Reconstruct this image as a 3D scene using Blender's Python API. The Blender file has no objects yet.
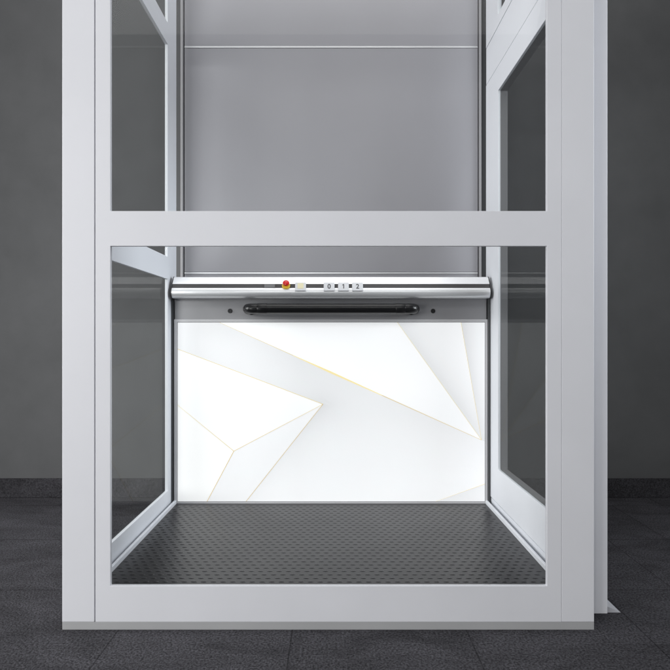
import bpy, bmesh, math, random
from mathutils import Vector, Matrix
random.seed(4)
scene = bpy.context.scene
COL = scene.collection
R = math.radians

# ------------------------------------------------------------------ materials
def srgb(r, g, b):
    f = lambda c: (c/255/12.92) if c/255 <= .04045 else ((c/255+.055)/1.055)**2.4
    return (f(r), f(g), f(b), 1)

def new_mat(name):
    m = bpy.data.materials.new(name); m.use_nodes = True
    nt = m.node_tree
    return m, nt, nt.nodes['Principled BSDF']

def mat(name, col, rough=.5, metal=0., spec=.5, var=0., scale=6., bump=0., bscale=400., stretch=None, rvar=0.):
    """principled with faint large-scale tone variation and a fine surface grain"""
    m, nt, p = new_mat(name)
    p.inputs['Base Color'].default_value = (*col[:3], 1)
    p.inputs['Roughness'].default_value = rough
    p.inputs['Metallic'].default_value = metal
    p.inputs['Specular IOR Level'].default_value = spec
    tc = nt.nodes.new('ShaderNodeTexCoord')
    mp = nt.nodes.new('ShaderNodeMapping'); nt.links.new(tc.outputs['Object'], mp.inputs['Vector'])
    if stretch: mp.inputs['Scale'].default_value = stretch
    if var or rvar:
        n = nt.nodes.new('ShaderNodeTexNoise'); n.inputs['Scale'].default_value = scale
        n.inputs['Detail'].default_value = 6; n.inputs['Roughness'].default_value = .6
        nt.links.new(mp.outputs['Vector'], n.inputs['Vector'])
        if var:
            r = nt.nodes.new('ShaderNodeMapRange')
            r.inputs['From Min'].default_value = .25; r.inputs['From Max'].default_value = .75
            r.inputs['To Min'].default_value = 1-var; r.inputs['To Max'].default_value = 1+var
            nt.links.new(n.outputs['Fac'], r.inputs['Value'])
            x = nt.nodes.new('ShaderNodeVectorMath'); x.operation = 'SCALE'
            x.inputs[0].default_value = col[:3]
            nt.links.new(r.outputs['Result'], x.inputs['Scale'])
            nt.links.new(x.outputs['Vector'], p.inputs['Base Color'])
        if rvar:
            r2 = nt.nodes.new('ShaderNodeMapRange')
            r2.inputs['To Min'].default_value = rough-rvar; r2.inputs['To Max'].default_value = rough+rvar
            nt.links.new(n.outputs['Fac'], r2.inputs['Value'])
            nt.links.new(r2.outputs['Result'], p.inputs['Roughness'])
    if bump:
        n2 = nt.nodes.new('ShaderNodeTexNoise'); n2.inputs['Scale'].default_value = bscale
        n2.inputs['Detail'].default_value = 3
        nt.links.new(mp.outputs['Vector'], n2.inputs['Vector'])
        b = nt.nodes.new('ShaderNodeBump'); b.inputs['Strength'].default_value = bump
        b.inputs['Distance'].default_value = .002
        nt.links.new(n2.outputs['Fac'], b.inputs['Height'])
        nt.links.new(b.outputs['Normal'], p.inputs['Normal'])
    return m

ALU   = mat('silver_powder_coat', (.645, .655, .695), .55, 0, .35, .03, 3.5, .12, 900, rvar=.10)
ALU_S = mat('silver_side_profile', (.70, .72, .765), .50, 0, .35, .03, 2.5, .05, 700)
BASE  = mat('grey_base_profile', (.36, .365, .375), .5, .0, .5, .05, 5, .05, 600)
CONS  = mat('satin_aluminium', (.80, .81, .83), .34, .5, .5, .02, 3)
FRAME = mat('grey_frame_aluminium', (.58, .58, .60), .4, .1, .4)
CHAN  = mat('dark_steel_channel', (.065, .068, .072), .4, .2, .4)
TRIM  = mat('trim_aluminium', (.62, .63, .65), .35, .4, .5)
PANEL = mat('grey_shaft_panel', (.30, .30, .325), .42, .1, .5, .04, 1.6, .03, 500, rvar=.06)
GREYP = mat('dark_grey_carriage_panel', (.32, .32, .335), .42, .1, .5, .03, 3, .03, 500)
DARK  = mat('black_rubber_gasket', (.022, .023, .026), .55, 0, .4)
GASK  = mat('grey_glazing_bead', (.15, .15, .157), .5, 0, .4)
SLOT  = mat('dark_slot_insert', (.06, .058, .06), .45)
BLACK = mat('black_plastic', (.008, .008, .009), .30, 0, .40, .1, 20, .03, 900)
BTN   = mat('light_grey_button', (.70, .71, .74), .35)
INK   = mat('dark_numeral_ink', (.03, .03, .035), .5)
CREAM = mat('pale_yellow_lens', (.80, .74, .50), .3)
RED   = mat('red_mushroom_cap', (.62, .02, .02), .18)
YEL   = mat('yellow_stop_ring', (.75, .50, .04), .35)
KEYS  = mat('grey_key_switch', (.17, .17, .175), .45, .1)
SCREW = mat('black_screw_head', (.03, .03, .032), .35, .3)
RUB   = mat('dark_studded_rubber', (.018, .0176, .0195), .31, 0, .29, .12, 4, .10, 600, rvar=.08)
RAMP  = mat('ribbed_ramp_aluminium', (.66, .67, .72), .35, .2)

def glass_mat(name, tint, k):
    m = bpy.data.materials.new(name); m.use_nodes = True
    nt = m.node_tree; nt.nodes.clear()
    o = nt.nodes.new('ShaderNodeOutputMaterial')
    mx = nt.nodes.new('ShaderNodeMixShader')
    t = nt.nodes.new('ShaderNodeBsdfTransparent'); t.inputs['Color'].default_value = (*tint, 1)
    g = nt.nodes.new('ShaderNodeBsdfGlossy'); g.inputs['Roughness'].default_value = .015
    f = nt.nodes.new('ShaderNodeFresnel'); f.inputs['IOR'].default_value = 1.45
    mu = nt.nodes.new('ShaderNodeMath'); mu.operation = 'MULTIPLY'; mu.inputs[1].default_value = k
    nt.links.new(f.outputs[0], mu.inputs[0]); nt.links.new(mu.outputs[0], mx.inputs[0])
    nt.links.new(t.outputs[0], mx.inputs[1]); nt.links.new(g.outputs[0], mx.inputs[2])
    nt.links.new(mx.outputs[0], o.inputs['Surface'])
    return m
GLASS = glass_mat('clear_safety_glass', (.965, .972, .970), .06)
GLASS_F = glass_mat('clear_front_glass', (.985, .987, .986), .12)

def wall_mat():
    m, nt, p = new_mat('dark_grey_plaster')
    tc = nt.nodes.new('ShaderNodeTexCoord')
    a = nt.nodes.new('ShaderNodeTexNoise'); a.inputs['Scale'].default_value = 1.1; a.inputs['Detail'].default_value = 8
    a.inputs['Roughness'].default_value = .62; a.inputs['Distortion'].default_value = .4
    b = nt.nodes.new('ShaderNodeTexNoise'); b.inputs['Scale'].default_value = 9; b.inputs['Detail'].default_value = 5
    nt.links.new(tc.outputs['Object'], a.inputs['Vector']); nt.links.new(tc.outputs['Object'], b.inputs['Vector'])
    ad = nt.nodes.new('ShaderNodeMix'); ad.data_type = 'FLOAT'; ad.inputs[0].default_value = .3
    nt.links.new(a.outputs['Fac'], ad.inputs[2]); nt.links.new(b.outputs['Fac'], ad.inputs[3])
    r = nt.nodes.new('ShaderNodeValToRGB')
    r.color_ramp.elements[0].position = .3; r.color_ramp.elements[0].color = (.062, .064, .067, 1)
    r.color_ramp.elements[1].position = .7; r.color_ramp.elements[1].color = (.090, .092, .096, 1)
    nt.links.new(ad.outputs[0], r.inputs[0]); nt.links.new(r.outputs[0], p.inputs['Base Color'])
    p.inputs['Roughness'].default_value = .8
    bp = nt.nodes.new('ShaderNodeBump'); bp.inputs['Strength'].default_value = .12; bp.inputs['Distance'].default_value = .004
    nt.links.new(b.outputs['Fac'], bp.inputs['Height']); nt.links.new(bp.outputs['Normal'], p.inputs['Normal'])
    return m

def carpet_mat(name, seams, FLECK=(.28, 1.70), TONE=1.0):
    """charcoal cut-pile carpet tiles, 0.478 m, each tile with its own pile tone; streaky stone-like figure"""
    m, nt, p = new_mat(name)
    N, L = nt.nodes, nt.links
    tc = N.new('ShaderNodeTexCoord')
    fine = N.new('ShaderNodeTexNoise'); fine.inputs['Scale'].default_value = 165; fine.inputs['Detail'].default_value = 3
    fine.inputs['Roughness'].default_value = .7
    L.new(tc.outputs['Object'], fine.inputs['Vector'])
    mid = N.new('ShaderNodeTexNoise'); mid.inputs['Scale'].default_value = 5; mid.inputs['Detail'].default_value = 7
    mid.inputs['Roughness'].default_value = .68; mid.inputs['Distortion'].default_value = .8
    mp = N.new('ShaderNodeMapping'); mp.inputs['Scale'].default_value = (.8, 1.5, 1)
    L.new(tc.outputs['Object'], mp.inputs['Vector']); L.new(mp.outputs['Vector'], mid.inputs['Vector'])
    def rng(src, a, b, lo=.3, hi=.7):
        r = N.new('ShaderNodeMapRange'); r.inputs['From Min'].default_value = lo; r.inputs['From Max'].default_value = hi
        r.inputs['To Min'].default_value = a; r.inputs['To Max'].default_value = b
        L.new(src, r.inputs['Value']); return r.outputs['Result']
    def mul(a, b):
        x = N.new('ShaderNodeMath'); x.operation = 'MULTIPLY'; L.new(a, x.inputs[0]); L.new(b, x.inputs[1]); return x.outputs[0]
    v = mul(rng(fine.outputs['Fac'], *FLECK, .35, .65), rng(mid.outputs['Fac'], .60, 1.36))
    h = fine.outputs['Fac']
    if seams:
        sp = N.new('ShaderNodeMapping'); sp.inputs['Location'].default_value = (.117+4.78, -.02+4.78, 0)
        L.new(tc.outputs['Object'], sp.inputs['Vector'])
        br = N.new('ShaderNodeTexBrick'); br.offset = .5; br.squash = 1
        br.inputs['Scale'].default_value = 1; br.inputs['Brick Width'].default_value = .478; br.inputs['Row Height'].default_value = .478
        br.inputs['Mortar Size'].default_value = .0022; br.inputs['Mortar Smooth'].default_value = .2
        br.inputs['Color1'].default_value = (.92, .92, .92, 1); br.inputs['Color2'].default_value = (1.08, 1.08, 1.08, 1)
        br.inputs['Mortar'].default_value = (.50, .50, .50, 1)
        L.new(sp.outputs['Vector'], br.inputs['Vector'])
        v = mul(v, br.outputs['Color'])
    sc = N.new('ShaderNodeVectorMath'); sc.operation = 'SCALE'; sc.inputs[0].default_value = [c*TONE for c in CARPET]
    L.new(v, sc.inputs['Scale']); L.new(sc.outputs['Vector'], p.inputs['Base Color'])
    p.inputs['Roughness'].default_value = .95; p.inputs['Specular IOR Level'].default_value = .15
    bp = N.new('ShaderNodeBump'); bp.inputs['Strength'].default_value = .9; bp.inputs['Distance'].default_value = .006
    L.new(h, bp.inputs['Height']); L.new(bp.outputs['Normal'], p.inputs['Normal'])
    return m
CARPET = (.054, .053, .060)

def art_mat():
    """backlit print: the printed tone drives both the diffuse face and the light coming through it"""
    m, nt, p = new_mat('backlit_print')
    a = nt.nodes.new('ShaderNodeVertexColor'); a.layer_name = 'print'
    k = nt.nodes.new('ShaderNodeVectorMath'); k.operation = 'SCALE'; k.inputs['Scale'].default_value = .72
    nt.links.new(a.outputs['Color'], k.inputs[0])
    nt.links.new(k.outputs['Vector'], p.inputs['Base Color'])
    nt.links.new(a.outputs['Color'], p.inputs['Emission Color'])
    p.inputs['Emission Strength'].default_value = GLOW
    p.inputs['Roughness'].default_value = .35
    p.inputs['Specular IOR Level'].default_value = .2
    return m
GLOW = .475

# ------------------------------------------------------------------ mesh helpers
def finish(name, bm, m, parent=None, smooth=False, bevel=0., segs=2):
    bmesh.ops.remove_doubles(bm, verts=bm.verts, dist=1e-5)
    bmesh.ops.recalc_face_normals(bm, faces=bm.faces)
    if bevel:
        bmesh.ops.dissolve_limit(bm, angle_limit=R(2), verts=bm.verts, edges=bm.edges)
        es = [e for e in bm.edges if len(e.link_faces) == 2 and e.calc_face_angle() > R(25)]
        bmesh.ops.bevel(bm, geom=es, offset=bevel, segments=segs, affect='EDGES', profile=.5, clamp_overlap=True)
    me = bpy.data.meshes.new(name); bm.to_mesh(me); bm.free()
    for mm in (m if isinstance(m, (list, tuple)) else [m]): me.materials.append(mm)
    if smooth:
        for f in me.polygons: f.use_smooth = True
        me.set_sharp_from_angle(angle=R(28))
    o = bpy.data.objects.new(name, me); COL.objects.link(o)
    if parent: o.parent = parent
    return o

def box(bm, x0, x1, y0, y1, z0, z1, mi=0):
    r = bmesh.ops.create_cube(bm, size=1)
    M = Matrix.Translation(((x0+x1)/2, (y0+y1)/2, (z0+z1)/2)) @ Matrix.Diagonal((x1-x0, y1-y0, z1-z0, 1))
    bmesh.ops.transform(bm, matrix=M, verts=r['verts'])
    for f in {f for v in r['verts'] for f in v.link_faces}: f.material_index = mi
    return r['verts']

def lattice(us, vs, holes, w0, w1, plane):
    """a flat frame cut from a grid: us/vs are cut lines, holes are (i,j) cells left open"""
    bm = bmesh.new()
    P = (lambda u, v, w: Vector((u, w, v))) if plane == 'xz' else (lambda u, v, w: Vector((w, u, v)))
    nu, nv = len(us)-1, len(vs)-1
    solid = lambda i, j: 0 <= i < nu and 0 <= j < nv and (i, j) not in holes
    V = {}
    def vt(i, j, k):
        if (i, j, k) not in V: V[i, j, k] = bm.verts.new(P(us[i], vs[j], (w0, w1)[k]))
        return V[i, j, k]
    for i in range(nu):
        for j in range(nv):
            if not solid(i, j): continue
            for k in (0, 1): bm.faces.new([vt(i, j, k), vt(i+1, j, k), vt(i+1, j+1, k), vt(i, j+1, k)])
            for di, dj, a, b in ((-1, 0, (i, j), (i, j+1)), (1, 0, (i+1, j), (i+1, j+1)), (0, -1, (i, j), (i+1, j)), (0, 1, (i, j+1), (i+1, j+1))):
                if not solid(i+di, j+dj):
                    bm.faces.new([vt(*a, 0), vt(*b, 0), vt(*b, 1), vt(*a, 1)])
    return bm

def one_box(name, m, parent, x0, x1, y0, y1, z0, z1, bevel=.0012):
    bm = bmesh.new(); box(bm, x0, x1, y0, y1, z0, z1)
    return finish(name, bm, m, parent, bevel=bevel)

def extrude_profile(bm, pts, x0, x1, mi=0):
    """closed (y, z) outline drawn along X"""
    a = [bm.verts.new((x0, y, z)) for y, z in pts]; b = [bm.verts.new((x1, y, z)) for y, z in pts]
    n = len(pts); fs = [bm.faces.new(a), bm.faces.new(b[::-1])]
    for i in range(n): fs.append(bm.faces.new([a[i], a[(i+1) % n], b[(i+1) % n], b[i]]))
    for f in fs: f.material_index = mi

def tube(bm, pts, r, n=20, cap=True):
    pts = [Vector(p) for p in pts]; rings = []
    for i, p in enumerate(pts):
        t = (pts[min(i+1, len(pts)-1)] - pts[max(i-1, 0)]).normalized()
        up = Vector((0, 0, 1)); s = t.cross(up).normalized(); u = s.cross(t)
        rr = r[i] if isinstance(r, (list, tuple)) else r
        rings.append([bm.verts.new(p + s*math.cos(k*2*math.pi/n)*rr + u*math.sin(k*2*math.pi/n)*rr) for k in range(n)])
    for A, B in zip(rings, rings[1:]):
        for k in range(n): bm.faces.new([A[k], A[(k+1) % n], B[(k+1) % n], B[k]])
    if cap: bm.faces.new(rings[0]); bm.faces.new(rings[-1])

def lathe(bm, prof, M, n=24, mi=0):
    """(radius, height) outline turned about local Z, then placed by M"""
    rings = []
    for r, h in prof:
        rings.append([bm.verts.new(M @ Vector((0, 0, h)))] if r < 1e-6 else
                     [bm.verts.new(M @ Vector((r*math.cos(k*2*math.pi/n), r*math.sin(k*2*math.pi/n), h))) for k in range(n)])
    for A, B in zip(rings, rings[1:]):
        for k in range(n):
            k2 = (k+1) % n
            if len(A) == 1: f = [A[0], B[k], B[k2]]
            elif len(B) == 1: f = [A[k], A[k2], B[0]]
            else: f = [A[k], A[k2], B[k2], B[k]]
            bm.faces.new(f).material_index = mi

def thing(name, label, cat, loc):
    o = bpy.data.objects.new(name, None); COL.objects.link(o)
    o.location = loc; o.empty_display_size = .1
    o['label'] = label; o['category'] = cat
    return o

def adopt(root):
    """children were modelled in world space: keep them where they stand"""
    bpy.context.view_layer.update()
    for c in root.children: c.matrix_parent_inverse = root.matrix_world.inverted()

# ------------------------------------------------------------------ setting
H = .8103           # eye height
TOP = 2.72          # top of the shaft
WALL_Y = 3.04
bm = bmesh.new(); box(bm, -5, 5, -5, WALL_Y+.1, -.06, 0)
floor = finish('floor', bm, carpet_mat('charcoal_carpet_tiles', True)); floor['kind'] = 'structure'
bm = bmesh.new(); box(bm, -5, 5, WALL_Y, WALL_Y+.12, .0, 3.6)
wall = finish('wall', bm, wall_mat()); wall['kind'] = 'structure'
bm = bmesh.new(); box(bm, -5, 5, WALL_Y-.012, WALL_Y-.001, .001, .095)
sk = finish('skirting', bm, carpet_mat('carpet_skirting', False, (.5, 1.45), .80), wall, bevel=.002)

# ------------------------------------------------------------------ the shaft
F = 1.670           # front face of the shaft
shaft = thing('lift_shaft', 'silver framed glass lift shaft standing on dark carpet tiles', 'lift shaft', (-.02, F, 0))

one_box('base_strip', BASE, shaft, -.7498, .7122, F+.001, F+.09, 0, .0215, .001)
one_box('corner_post', ALU, shaft, -.7498, -.6608, F, F+.075, .0220, TOP, .0015)
one_box('corner_post', ALU, shaft, .6228, .7120, F, F+.075, .0220, TOP, .0015)
one_box('outer_jamb', ALU, shaft, .7150, .7712, F+.050, F+.085, .0220, TOP, .0015)

# glazed front gate: one flat frame, two panes
bm = lattice([-.6584, -.6172, .5823, .6222], [.0220, .1209, 1.0548, 1.1509, TOP-.10, TOP], {(1, 1), (1, 3)}, F, F+.013, 'xz')
gate = finish('front_gate', bm, ALU, shaft, bevel=.001)
one_box('glass_pane', GLASS_F, gate, -.6165, .5816, F+.005, F+.0095, .1216, 1.0541, 0)
one_box('glass_pane', GLASS_F, gate, -.6165, .5816, F+.005, F+.0095, 1.1516, TOP-.1007, 0)

# left glazed wall
Y0, Y1 = F+.0755, 2.744
XL = -.716
bm = lattice([Y0, Y0+.08, 2.603, Y1], [.03, .143, 1.050, 1.146, 2.054, 2.147, TOP-.1, TOP], {(1, 1), (1, 3), (1, 5)}, XL-.012, XL, 'yz')
lw = finish('side_wall', bm, ALU_S, shaft, bevel=.001)
for z0, z1 in ((.143, 1.050), (1.146, 2.054), (2.147, TOP-.1)):
    one_box('glass_pane', GLASS, lw, XL-.008, XL-.004, Y0+.0805, 2.6025, z0+.0005, z1-.0005, 0)

# right glazed side door in its frame, with a transom light above
XR = .680
bm = lattice([Y0, Y0+.05, 2.536, 2.738], [.105, .249, 1.830, 1.932], {(1, 1)}, XR, XR+.010, 'yz')
sd = finish('side_door', bm, ALU_S, shaft, bevel=.001)
one_box('glass_pane', GLASS, sd, XR+.003, XR+.007, Y0+.0505, 2.5355, .2495, 1.8295, 0)
bm = lattice([Y0+.047, Y0+.05, 2.536, 2.539], [.246, .249, 1.830, 1.833], {(1, 1)}, XR+.0105, XR+.040, 'yz')
finish('glazing_bead', bm, GASK, sd)
one_box('threshold', ALU_S, shaft, XR+.003, XR+.035, Y0, 2.738, .03, .100, .001)
bm = lattice([Y0, Y0+.05, 2.541, 2.738], [1.936, 2.098], set(), XR+.001, XR+.012, 'yz')
finish('door_header', bm, ALU_S, shaft, bevel=.001)
bm = lattice([Y0, Y0+.05, 2.541, 2.738], [2.1005, 2.149, TOP-.1, TOP], {(1, 1)}, XR, XR+.012, 'yz')
tr = finish('transom_frame', bm, ALU_S, shaft, bevel=.001)
one_box('glass_pane', GLASS, tr, XR+.003, XR+.007, Y0+.0505, 2.5405, 2.1495, TOP-.1005, 0)
one_box('back_jamb', ALU_S, shaft, XR+.013, XR+.038, 2.62, 2.738, .03, TOP, .001)

# fixed back wall: three grey panels with light joint strips, dark guide slots both sides
UY = 2.820
zs = [.03, 1.0975, 2.146, TOP]
for a, b in zip(zs, zs[1:]):
    one_box('back_panel', PANEL, shaft, -.6985, .6625, UY, UY+.02, a+.0055, b-.0055, .001)
for z in zs[1:3]:
    one_box('joint_strip', TRIM, shaft, -.6985, .6625, UY-.0012, UY+.012, z-.0045, z+.0045, .001)
for x0, x1 in ((-.7140, -.7030), (.6670, .6765)):
    one_box('edge_strip', GREYP, shaft, x0, x1, UY-.012, UY+.02, .03, TOP, .001)
for x0, x1 in ((-.760, -.7145), (.6770, .735)):
    one_box('guide_slot', CHAN, shaft, x0, x1, UY+.004, UY+.02, .03, TOP, .001)
adopt(shaft)

# ------------------------------------------------------------------ the platform (moves inside the shaft)
FZ = .0720
BY = 2.672
plat = thing('lift_platform', 'lift platform with studded dark floor, white panel and control bar inside the glass shaft', 'platform', (-.02, 2.2, .0301))
PX0, PX1, PY0, PY1 = -.694, .659, F+.083, 2.663
bm = bmesh.new()
box(bm, PX0, PX1, PY0, PY1, .03, FZ)
# raised lens-shaped studs, staggered rows, part of the floor sheet
dx, dy = .0290, .0270
row = 0; y = PY0+.012
while y < PY1-.008:
    x = PX0+.012+(dx/2 if row % 2 else 0)
    while x < PX1-.010:
        n = 8; a, b, h = .0112, .0062, .0009
        out = [bm.verts.new((x+a*math.cos(k*2*math.pi/n), y+b*math.sin(k*2*math.pi/n), FZ-.0002)) for k in range(n)]
        inn = [bm.verts.new((x+.6*a*math.cos(k*2*math.pi/n), y+.5*b*math.sin(k*2*math.pi/n), FZ+h)) for k in range(n)]
        top = [bm.verts.new((x+.25*a*math.cos(k*2*math.pi/n), y+.2*b*math.sin(k*2*math.pi/n), FZ+h*1.35)) for k in range(n)]
        for k in range(n):
            bm.faces.new([out[k], out[(k+1) % n], inn[(k+1) % n], inn[k]])
            bm.faces.new([inn[k], inn[(k+1) % n], top[(k+1) % n], top[k]])
        bm.faces.new(top)
        x += dx
    y += dy; row += 1
fl = finish('platform_floor', bm, RUB, plat, smooth=True)
for x0, x1 in ((-.7045, PX0-.0005), (PX1+.0005, .6690)):
    one_box('edge_trim', ALU_S, plat, x0, x1, PY0, PY1, .031, FZ+.015, .0015)

# back of the platform
one_box('carriage_panel', GREYP, plat, -.7040, .6655, BY, BY+.02, .872, .985, .001)
for x0, x1 in ((-.7150, -.7085), (.6695, .6790)):
    one_box('side_channel', CHAN, plat, x0, x1, BY-.016, BY+.05, .045, .985, .001)
bm = lattice([-.7055, -.6922, .6592, .6690], [.064, .0786, .8674, .8790], {(1, 1)}, BY-.008, BY-.0010, 'xz')
fr = finish('panel_frame', bm, FRAME, plat, bevel=.0008)

# printed backlit sheet: facets of an abstract folded-paper pattern
one_box('panel_backing', DARK, plat, -.7040, .6675, BY-.0005, BY+.012, .066, .8705, 0)
AX0, AX1, AZ0, AZ1 = -.6905, .6575, .0803, .8657
W, Hh = AX1-AX0, AZ1-AZ0
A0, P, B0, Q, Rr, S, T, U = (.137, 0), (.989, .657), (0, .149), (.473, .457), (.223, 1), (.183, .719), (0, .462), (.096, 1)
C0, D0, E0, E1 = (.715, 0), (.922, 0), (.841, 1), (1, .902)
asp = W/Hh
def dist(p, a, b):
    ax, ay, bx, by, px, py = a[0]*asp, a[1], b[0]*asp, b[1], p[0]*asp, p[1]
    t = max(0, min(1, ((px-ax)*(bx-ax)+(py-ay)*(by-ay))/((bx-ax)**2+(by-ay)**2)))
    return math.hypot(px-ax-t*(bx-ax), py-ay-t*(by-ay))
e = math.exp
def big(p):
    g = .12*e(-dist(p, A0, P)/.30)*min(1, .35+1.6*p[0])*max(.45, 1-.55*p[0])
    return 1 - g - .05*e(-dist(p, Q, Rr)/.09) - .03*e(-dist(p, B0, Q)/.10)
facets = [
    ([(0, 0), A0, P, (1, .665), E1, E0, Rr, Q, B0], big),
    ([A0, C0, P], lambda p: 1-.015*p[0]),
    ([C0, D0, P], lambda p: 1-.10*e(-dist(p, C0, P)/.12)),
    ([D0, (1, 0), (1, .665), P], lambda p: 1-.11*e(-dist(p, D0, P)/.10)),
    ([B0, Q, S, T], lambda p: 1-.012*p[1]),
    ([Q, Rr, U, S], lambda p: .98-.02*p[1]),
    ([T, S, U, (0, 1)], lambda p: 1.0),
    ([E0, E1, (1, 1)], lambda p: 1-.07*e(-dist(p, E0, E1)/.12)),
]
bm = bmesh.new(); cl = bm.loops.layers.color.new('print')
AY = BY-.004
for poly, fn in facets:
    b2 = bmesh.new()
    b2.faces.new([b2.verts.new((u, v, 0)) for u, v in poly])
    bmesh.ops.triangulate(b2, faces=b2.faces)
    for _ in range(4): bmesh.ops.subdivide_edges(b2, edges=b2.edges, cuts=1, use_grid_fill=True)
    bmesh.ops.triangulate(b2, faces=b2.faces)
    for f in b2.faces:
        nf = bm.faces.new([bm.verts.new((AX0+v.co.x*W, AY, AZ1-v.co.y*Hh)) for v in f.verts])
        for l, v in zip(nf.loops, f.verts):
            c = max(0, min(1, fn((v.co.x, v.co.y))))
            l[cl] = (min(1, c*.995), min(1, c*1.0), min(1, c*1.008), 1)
    b2.free()
GOLD = (.88, .81, .62, 1); GOLD2 = (.96, .90, .68, 1)
def line(a, b, w0, w1, col, lift):
    ax, az, bx, bz = AX0+a[0]*W, AZ1-a[1]*Hh, AX0+b[0]*W, AZ1-b[1]*Hh
    L = math.hypot(bx-ax, bz-az); nx, nz = -(bz-az)/L, (bx-ax)/L
    pts = [(ax+nx*w0, az+nz*w0), (ax-nx*w0, az-nz*w0), (bx-nx*w1, bz-nz*w1), (bx+nx*w1, bz+nz*w1)]
    pts = [(max(AX0, min(AX1, x)), max(AZ0, min(AZ1, z))) for x, z in pts]
    f = bm.faces.new([bm.verts.new((x, AY-lift, z)) for x, z in pts])
    for l in f.loops: l[cl] = col
mix = lambda a, b, t: (a[0]+(b[0]-a[0])*t, a[1]+(b[1]-a[1])*t)
for i, (a, b, w0, w1, c) in enumerate([
        (A0, mix(A0, P, .28), .0010, .0012, GOLD), (mix(A0, P, .28), mix(A0, P, .42), .0012, .0046, GOLD2),
        (mix(A0, P, .42), mix(A0, P, .62), .0046, .0016, GOLD2), (mix(A0, P, .62), P, .0016, .0008, (.86, .78, .58, 1)),
        (B0, Q, .0011, .0012, GOLD), (Q, Rr, .0009, .0012, (.82, .72, .48, 1)), (Q, S, .0007, .0010, (.85, .76, .52, 1)),
        (S, T, .0013, .0010, GOLD), (S, U, .0012, .0012, (.84, .74, .50, 1)),
        (C0, P, .0010, .0008, (.90, .84, .66, 1)), (D0, P, .0009, .0007, (.90, .84, .66, 1)), (E0, E1, .0010, .0010, (.92, .87, .72, 1))]):
    line(a, b, w0, w1, c, .0004+.0001*i)
sheet_me = bm
me = bpy.data.meshes.new('design_panel'); 
bmesh.ops.recalc_face_normals(bm, faces=bm.faces)
for f in bm.faces:
    if f.normal.y > 0: f.normal_flip()
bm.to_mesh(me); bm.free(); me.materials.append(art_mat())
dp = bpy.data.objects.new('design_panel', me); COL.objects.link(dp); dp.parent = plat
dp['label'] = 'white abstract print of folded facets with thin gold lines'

# control bar across the back, slot with the buttons
prof = [(2.671, 1.0622), (2.648, 1.0630), (2.6435, 1.0615), (2.6180, 1.0305), (2.6200, 1.0270), (2.6160, 1.0130), (2.6090, 1.0118)]
cy, cz, rad = 2.6235, .9925, .0240
for k in range(11):
    a = R(138+k*12.6)
    prof.append((cy+rad*math.cos(a), cz+rad*math.sin(a)))
prof += [(2.635, .9688), (2.671, .9688)]
bm = bmesh.new(); extrude_profile(bm, prof, -.7000, .6650)
con = finish('control_bar', bm, CONS, plat, smooth=True)
bm = bmesh.new(); extrude_profile(bm, [(2.6165, 1.0295), (2.6215, 1.0295), (2.6185, 1.0122), (2.6125, 1.0122)], -.6990, .6640)
finish('slot_insert', bm, SLOT, con)
cap = [(cyy + (cyy-2.64)*.03, czz+(czz-1.015)*.03) for cyy, czz in prof]
for x0, x1 in ((-.7030, -.7001), (.6651, .6682)):
    bm = bmesh.new(); extrude_profile(bm, cap, x0, x1); finish('end_cap', bm, DARK, con)

TILT = Matrix.Rotation(R(-14), 4, 'X')      # buttons lean back
def at(x, y, z): return Matrix.Translation((x, y, z)) @ TILT
def tile(x, mark):
    """square key: bevelled cap with its printed mark, modelled in place"""
    bm = bmesh.new()
    vs = box(bm, -.0232, .0232, -.006, .006, -.0190, .0190)
    bmesh.ops.bevel(bm, geom=list(bm.edges), offset=.0018, segments=2, affect='EDGES', profile=.5)
    if mark == '1':
        for q in ([(-.0006, -.0098), (.0026, -.0098), (.0026, .0098), (-.0006, .0098)], [(-.0006, .0098), (-.0006, .0062), (-.0050, .0034), (-.0050, .0062)]):
            lo = [bm.verts.new((x_, -.0059, z_+.001)) for x_, z_ in q]; hi = [bm.verts.new((x_, -.0065, z_+.001)) for x_, z_ in q]
            fs = [bm.faces.new(hi), bm.faces.new(lo[::-1])] + [bm.faces.new([lo[k], lo[(k+1) % 4], hi[(k+1) % 4], hi[k]]) for k in range(4)]
            for f in fs: f.material_index = 1
    elif mark in '02':
        cu = bpy.data.curves.new('numeral', 'FONT'); cu.body = mark; cu.size = .029
        cu.align_x = 'CENTER'; cu.align_y = 'CENTER'; cu.extrude = .0004; cu.offset = .0004
        ob = bpy.data.objects.new('numeral', cu); COL.objects.link(ob)
        dg = bpy.context.evaluated_depsgraph_get(); m2 = bpy.data.meshes.new_from_object(ob.evaluated_get(dg))
        zs_ = [v.co.y for v in m2.vertices]; xs_ = [v.co.x for v in m2.vertices]
        mv = Matrix.Translation((0, -.0062, .001)) @ Matrix.Rotation(R(90), 4, 'X') @ Matrix.Translation((-(min(xs_)+max(xs_))/2, -(min(zs_)+max(zs_))/2, 0))
        m2.transform(mv)
        old = set(bm.faces); bm.from_mesh(m2)
        for f in bm.faces:
            if f not in old: f.material_index = 1
        bpy.data.objects.remove(ob); bpy.data.curves.remove(cu); bpy.data.meshes.remove(m2)
    else:
        box(bm, -.0125, .0125, -.0066, -.005, -.0090, .0150, 1)
    bmesh.ops.transform(bm, matrix=at(x, 2.6035, 1.0160), verts=bm.verts)
    return bm
for px, mark in ((-.0252, '0'), (.0361, '1'), (.0965, '2')):
    o = finish('floor_button', tile(px, mark), [BTN, INK], con)
    o['label'] = 'light grey key marked ' + mark
o = finish('call_key', tile(-.1473, '*'), [BTN, CREAM], con); o['label'] = 'light grey key with pale yellow lens'
bm = bmesh.new(); box(bm, -.0230, .0230, -.004, .006, -.0083, .0083)
bmesh.ops.bevel(bm, geom=list(bm.edges), offset=.001, segments=1, affect='EDGES')
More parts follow.
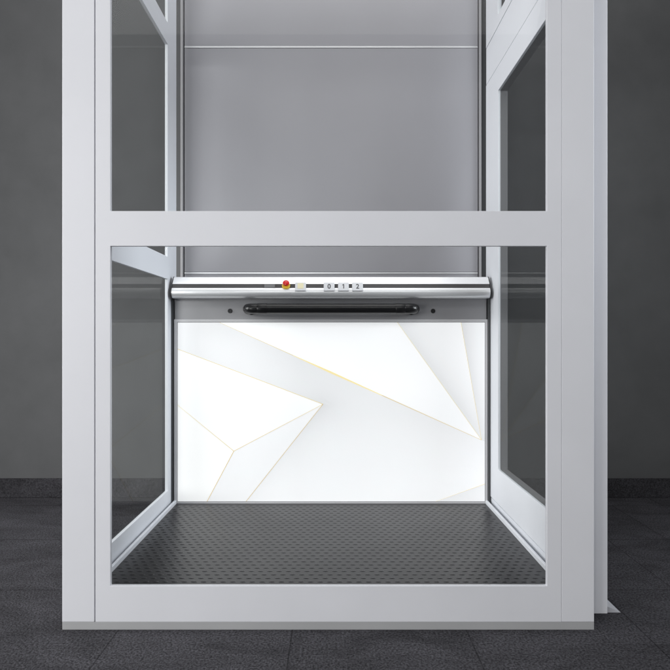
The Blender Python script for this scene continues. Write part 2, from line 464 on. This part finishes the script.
bmesh.ops.transform(bm, matrix=at(-.2805, 2.6140, 1.0208), verts=bm.verts)
finish('key_switch', bm, KEYS, con)
# emergency stop: red mushroom on a yellow ring
AIM = Matrix.Rotation(R(52), 4, 'X')
bm = bmesh.new(); lathe(bm, [(0, .0085), (.0160, .0085), (.0178, .007), (.0178, -.004), (.0, -.004)], Matrix.Translation((-.2100, 2.6160, 1.0195)) @ AIM)
es_ = finish('emergency_stop', bm, YEL, con, smooth=True)
bm = bmesh.new(); lathe(bm, [(0, .0185), (.0050, .0182), (.0095, .0168), (.0130, .0140), (.0145, .0105), (.0140, .0075), (.0100, .0060), (.0085, 0), (0, 0)], Matrix.Translation((-.2100, 2.6115, 1.0268)) @ AIM)
finish('stop_cap', bm, RED, con, smooth=True)

# black grab handle below the bar
hz, hy, r_ = .9225, 2.600, .0222
xa, xb = -.372, .340
def elbow(x, s):
    pts = []
    for k in range(9):
        a = R(90*k/8)
        pts.append((x - s*.030*math.cos(a) + s*.0, hy+.030-.030*math.sin(a), hz))
    return pts
e1 = elbow(xa+.026, 1); e2 = elbow(xb-.026, -1)
bm = bmesh.new()
tube(bm, [(e1[0][0], BY-.0005, hz), (e1[0][0], hy+.040, hz)] + e1 + [(xa+.10, hy, hz), (xb-.10, hy, hz)] + e2[::-1] + [(e2[0][0], hy+.040, hz), (e2[0][0], BY-.0005, hz)], r_, 24)
hd = finish('grab_handle', bm, BLACK, plat, smooth=True)
for x in (xa+.004, xb-.004):
    bm = bmesh.new(); lathe(bm, [(0, .010), (.0225, .010), (.0238, .008), (.0238, 0), (0, 0)], Matrix.Translation((x, BY-.0005, hz)) @ Matrix.Rotation(R(90), 4, 'X'))
    finish('handle_flange', bm, BLACK, hd, smooth=True)
for x0, x1 in ((xa+.040, xa+.082), (xb-.082, xb-.040)):
    bm = bmesh.new(); tube(bm, [(x0, hy, hz), (x0+.002, hy, hz), (x1-.002, hy, hz), (x1, hy, hz)], [r_+.0002, r_+.0012, r_+.0012, r_+.0002], 24)
    finish('handle_sleeve', bm, BLACK, hd, smooth=True)
for x in (-.4614, .4307):
    bm = bmesh.new()
    lathe(bm, [(0, .003), (.004, .003), (.0045, .0045), (.0085, .0045), (.0100, .002), (.0100, 0), (0, 0)], Matrix.Translation((x, BY-.0005, .9160)) @ Matrix.Rotation(R(90), 4, 'X'))
    finish('screw', bm, SCREW, plat, smooth=True)
adopt(plat)

# ------------------------------------------------------------------ access ramp at the side door
bm = bmesh.new()
n = 7; xr0, xr1, zt = .782, .833, .022
pts = [(xr0, .001), (xr0, zt)]
for k in range(n):
    t0, t1 = k/n, (k+.7)/n
    pts += [(xr0+(xr1-xr0)*t0, zt*(1-t0)+.0022), (xr0+(xr1-xr0)*t1, zt*(1-t1)+.0022), (xr0+(xr1-xr0)*t1+.0004, zt*(1-t1)+.0006)]
pts += [(xr1, .001)]
ya, yb = 1.773, 2.60
a = [bm.verts.new((x, ya, z)) for x, z in pts]; b = [bm.verts.new((x, yb, z)) for x, z in pts]
bm.faces.new(a); bm.faces.new(b[::-1])
for i in range(len(pts)): bm.faces.new([a[i], a[(i+1) % len(pts)], b[(i+1) % len(pts)], b[i]])
ramp = finish('access_ramp', bm, RAMP)
ramp['label'] = 'low ribbed aluminium ramp on the carpet beside the right side door'; ramp['category'] = 'ramp'

# ------------------------------------------------------------------ light
def area(name, loc, target, sx, sy, power, col=(1, 1, 1), spread=180):
    d = bpy.data.lights.new(name, 'AREA'); d.shape = 'RECTANGLE'; d.size = sx; d.size_y = sy; d.energy = power; d.color = col; d.spread = R(spread)
    o = bpy.data.objects.new(name, d); COL.objects.link(o); o.location = loc
    o.rotation_euler = (Vector(target)-Vector(loc)).to_track_quat('-Z', 'Y').to_euler()
    return o
area('front_softbox', (-1.2, -3.5, 4.97), (-1.2, 1.7, 1.2), 7.2, 1.4, 115, (1, .995, .985))
area('front_fill', (-1.4, -3.5, 2.0), (0, 1.7, .8), 2.4, .24, 74, (1, .995, .985))  # added unseen lamp evening the front tone; its reflection lands on the gate rail
area('left_softbox', (-2.7, -1.2, 1.15), (0, 1.9, .8), 1.5, 2.0, 80, (1, .995, .985))
area('left_fill', (-3.0, 1.8, 1.3), (.7, 2.2, .45), 1.0, 1.6, 19, (1, .995, .985), 90)  # unseen fill added to brighten the door's kick plate through the left glass
area('right_fill', (3.0, 1.6, 1.8), (-.7, 2.2, 1.0), 1.0, 1.6, 14, (.92, .96, 1), 65)  # unseen fill added to lift the left wall's inner rails
area('ceiling_light', (-.1, 2.1, 3.7), (-.1, 2.1, 0), 3.0, 1.3, 40, (1, .99, .98))

w = bpy.data.worlds.new('World'); scene.world = w; w.use_nodes = True
bg = w.node_tree.nodes['Background']; bg.inputs['Color'].default_value = (.95, .97, 1, 1); bg.inputs['Strength'].default_value = .02

# ------------------------------------------------------------------ camera
cd = bpy.data.cameras.new('camera'); cam = bpy.data.objects.new('camera', cd); COL.objects.link(cam)
cam.location = (0, 0, H); cam.rotation_euler = (R(90), 0, 0)
cd.sensor_width = 36; cd.lens = 36*608/670; cd.clip_start = .05; cd.clip_end = 200
scene.camera = cam
scene.view_settings.view_transform = 'Standard'; scene.view_settings.look = 'None'
scene.view_settings.exposure = 0; scene.view_settings.gamma = 1
scene.cycles.transparent_max_bounces = 24; scene.cycles.max_bounces = 10
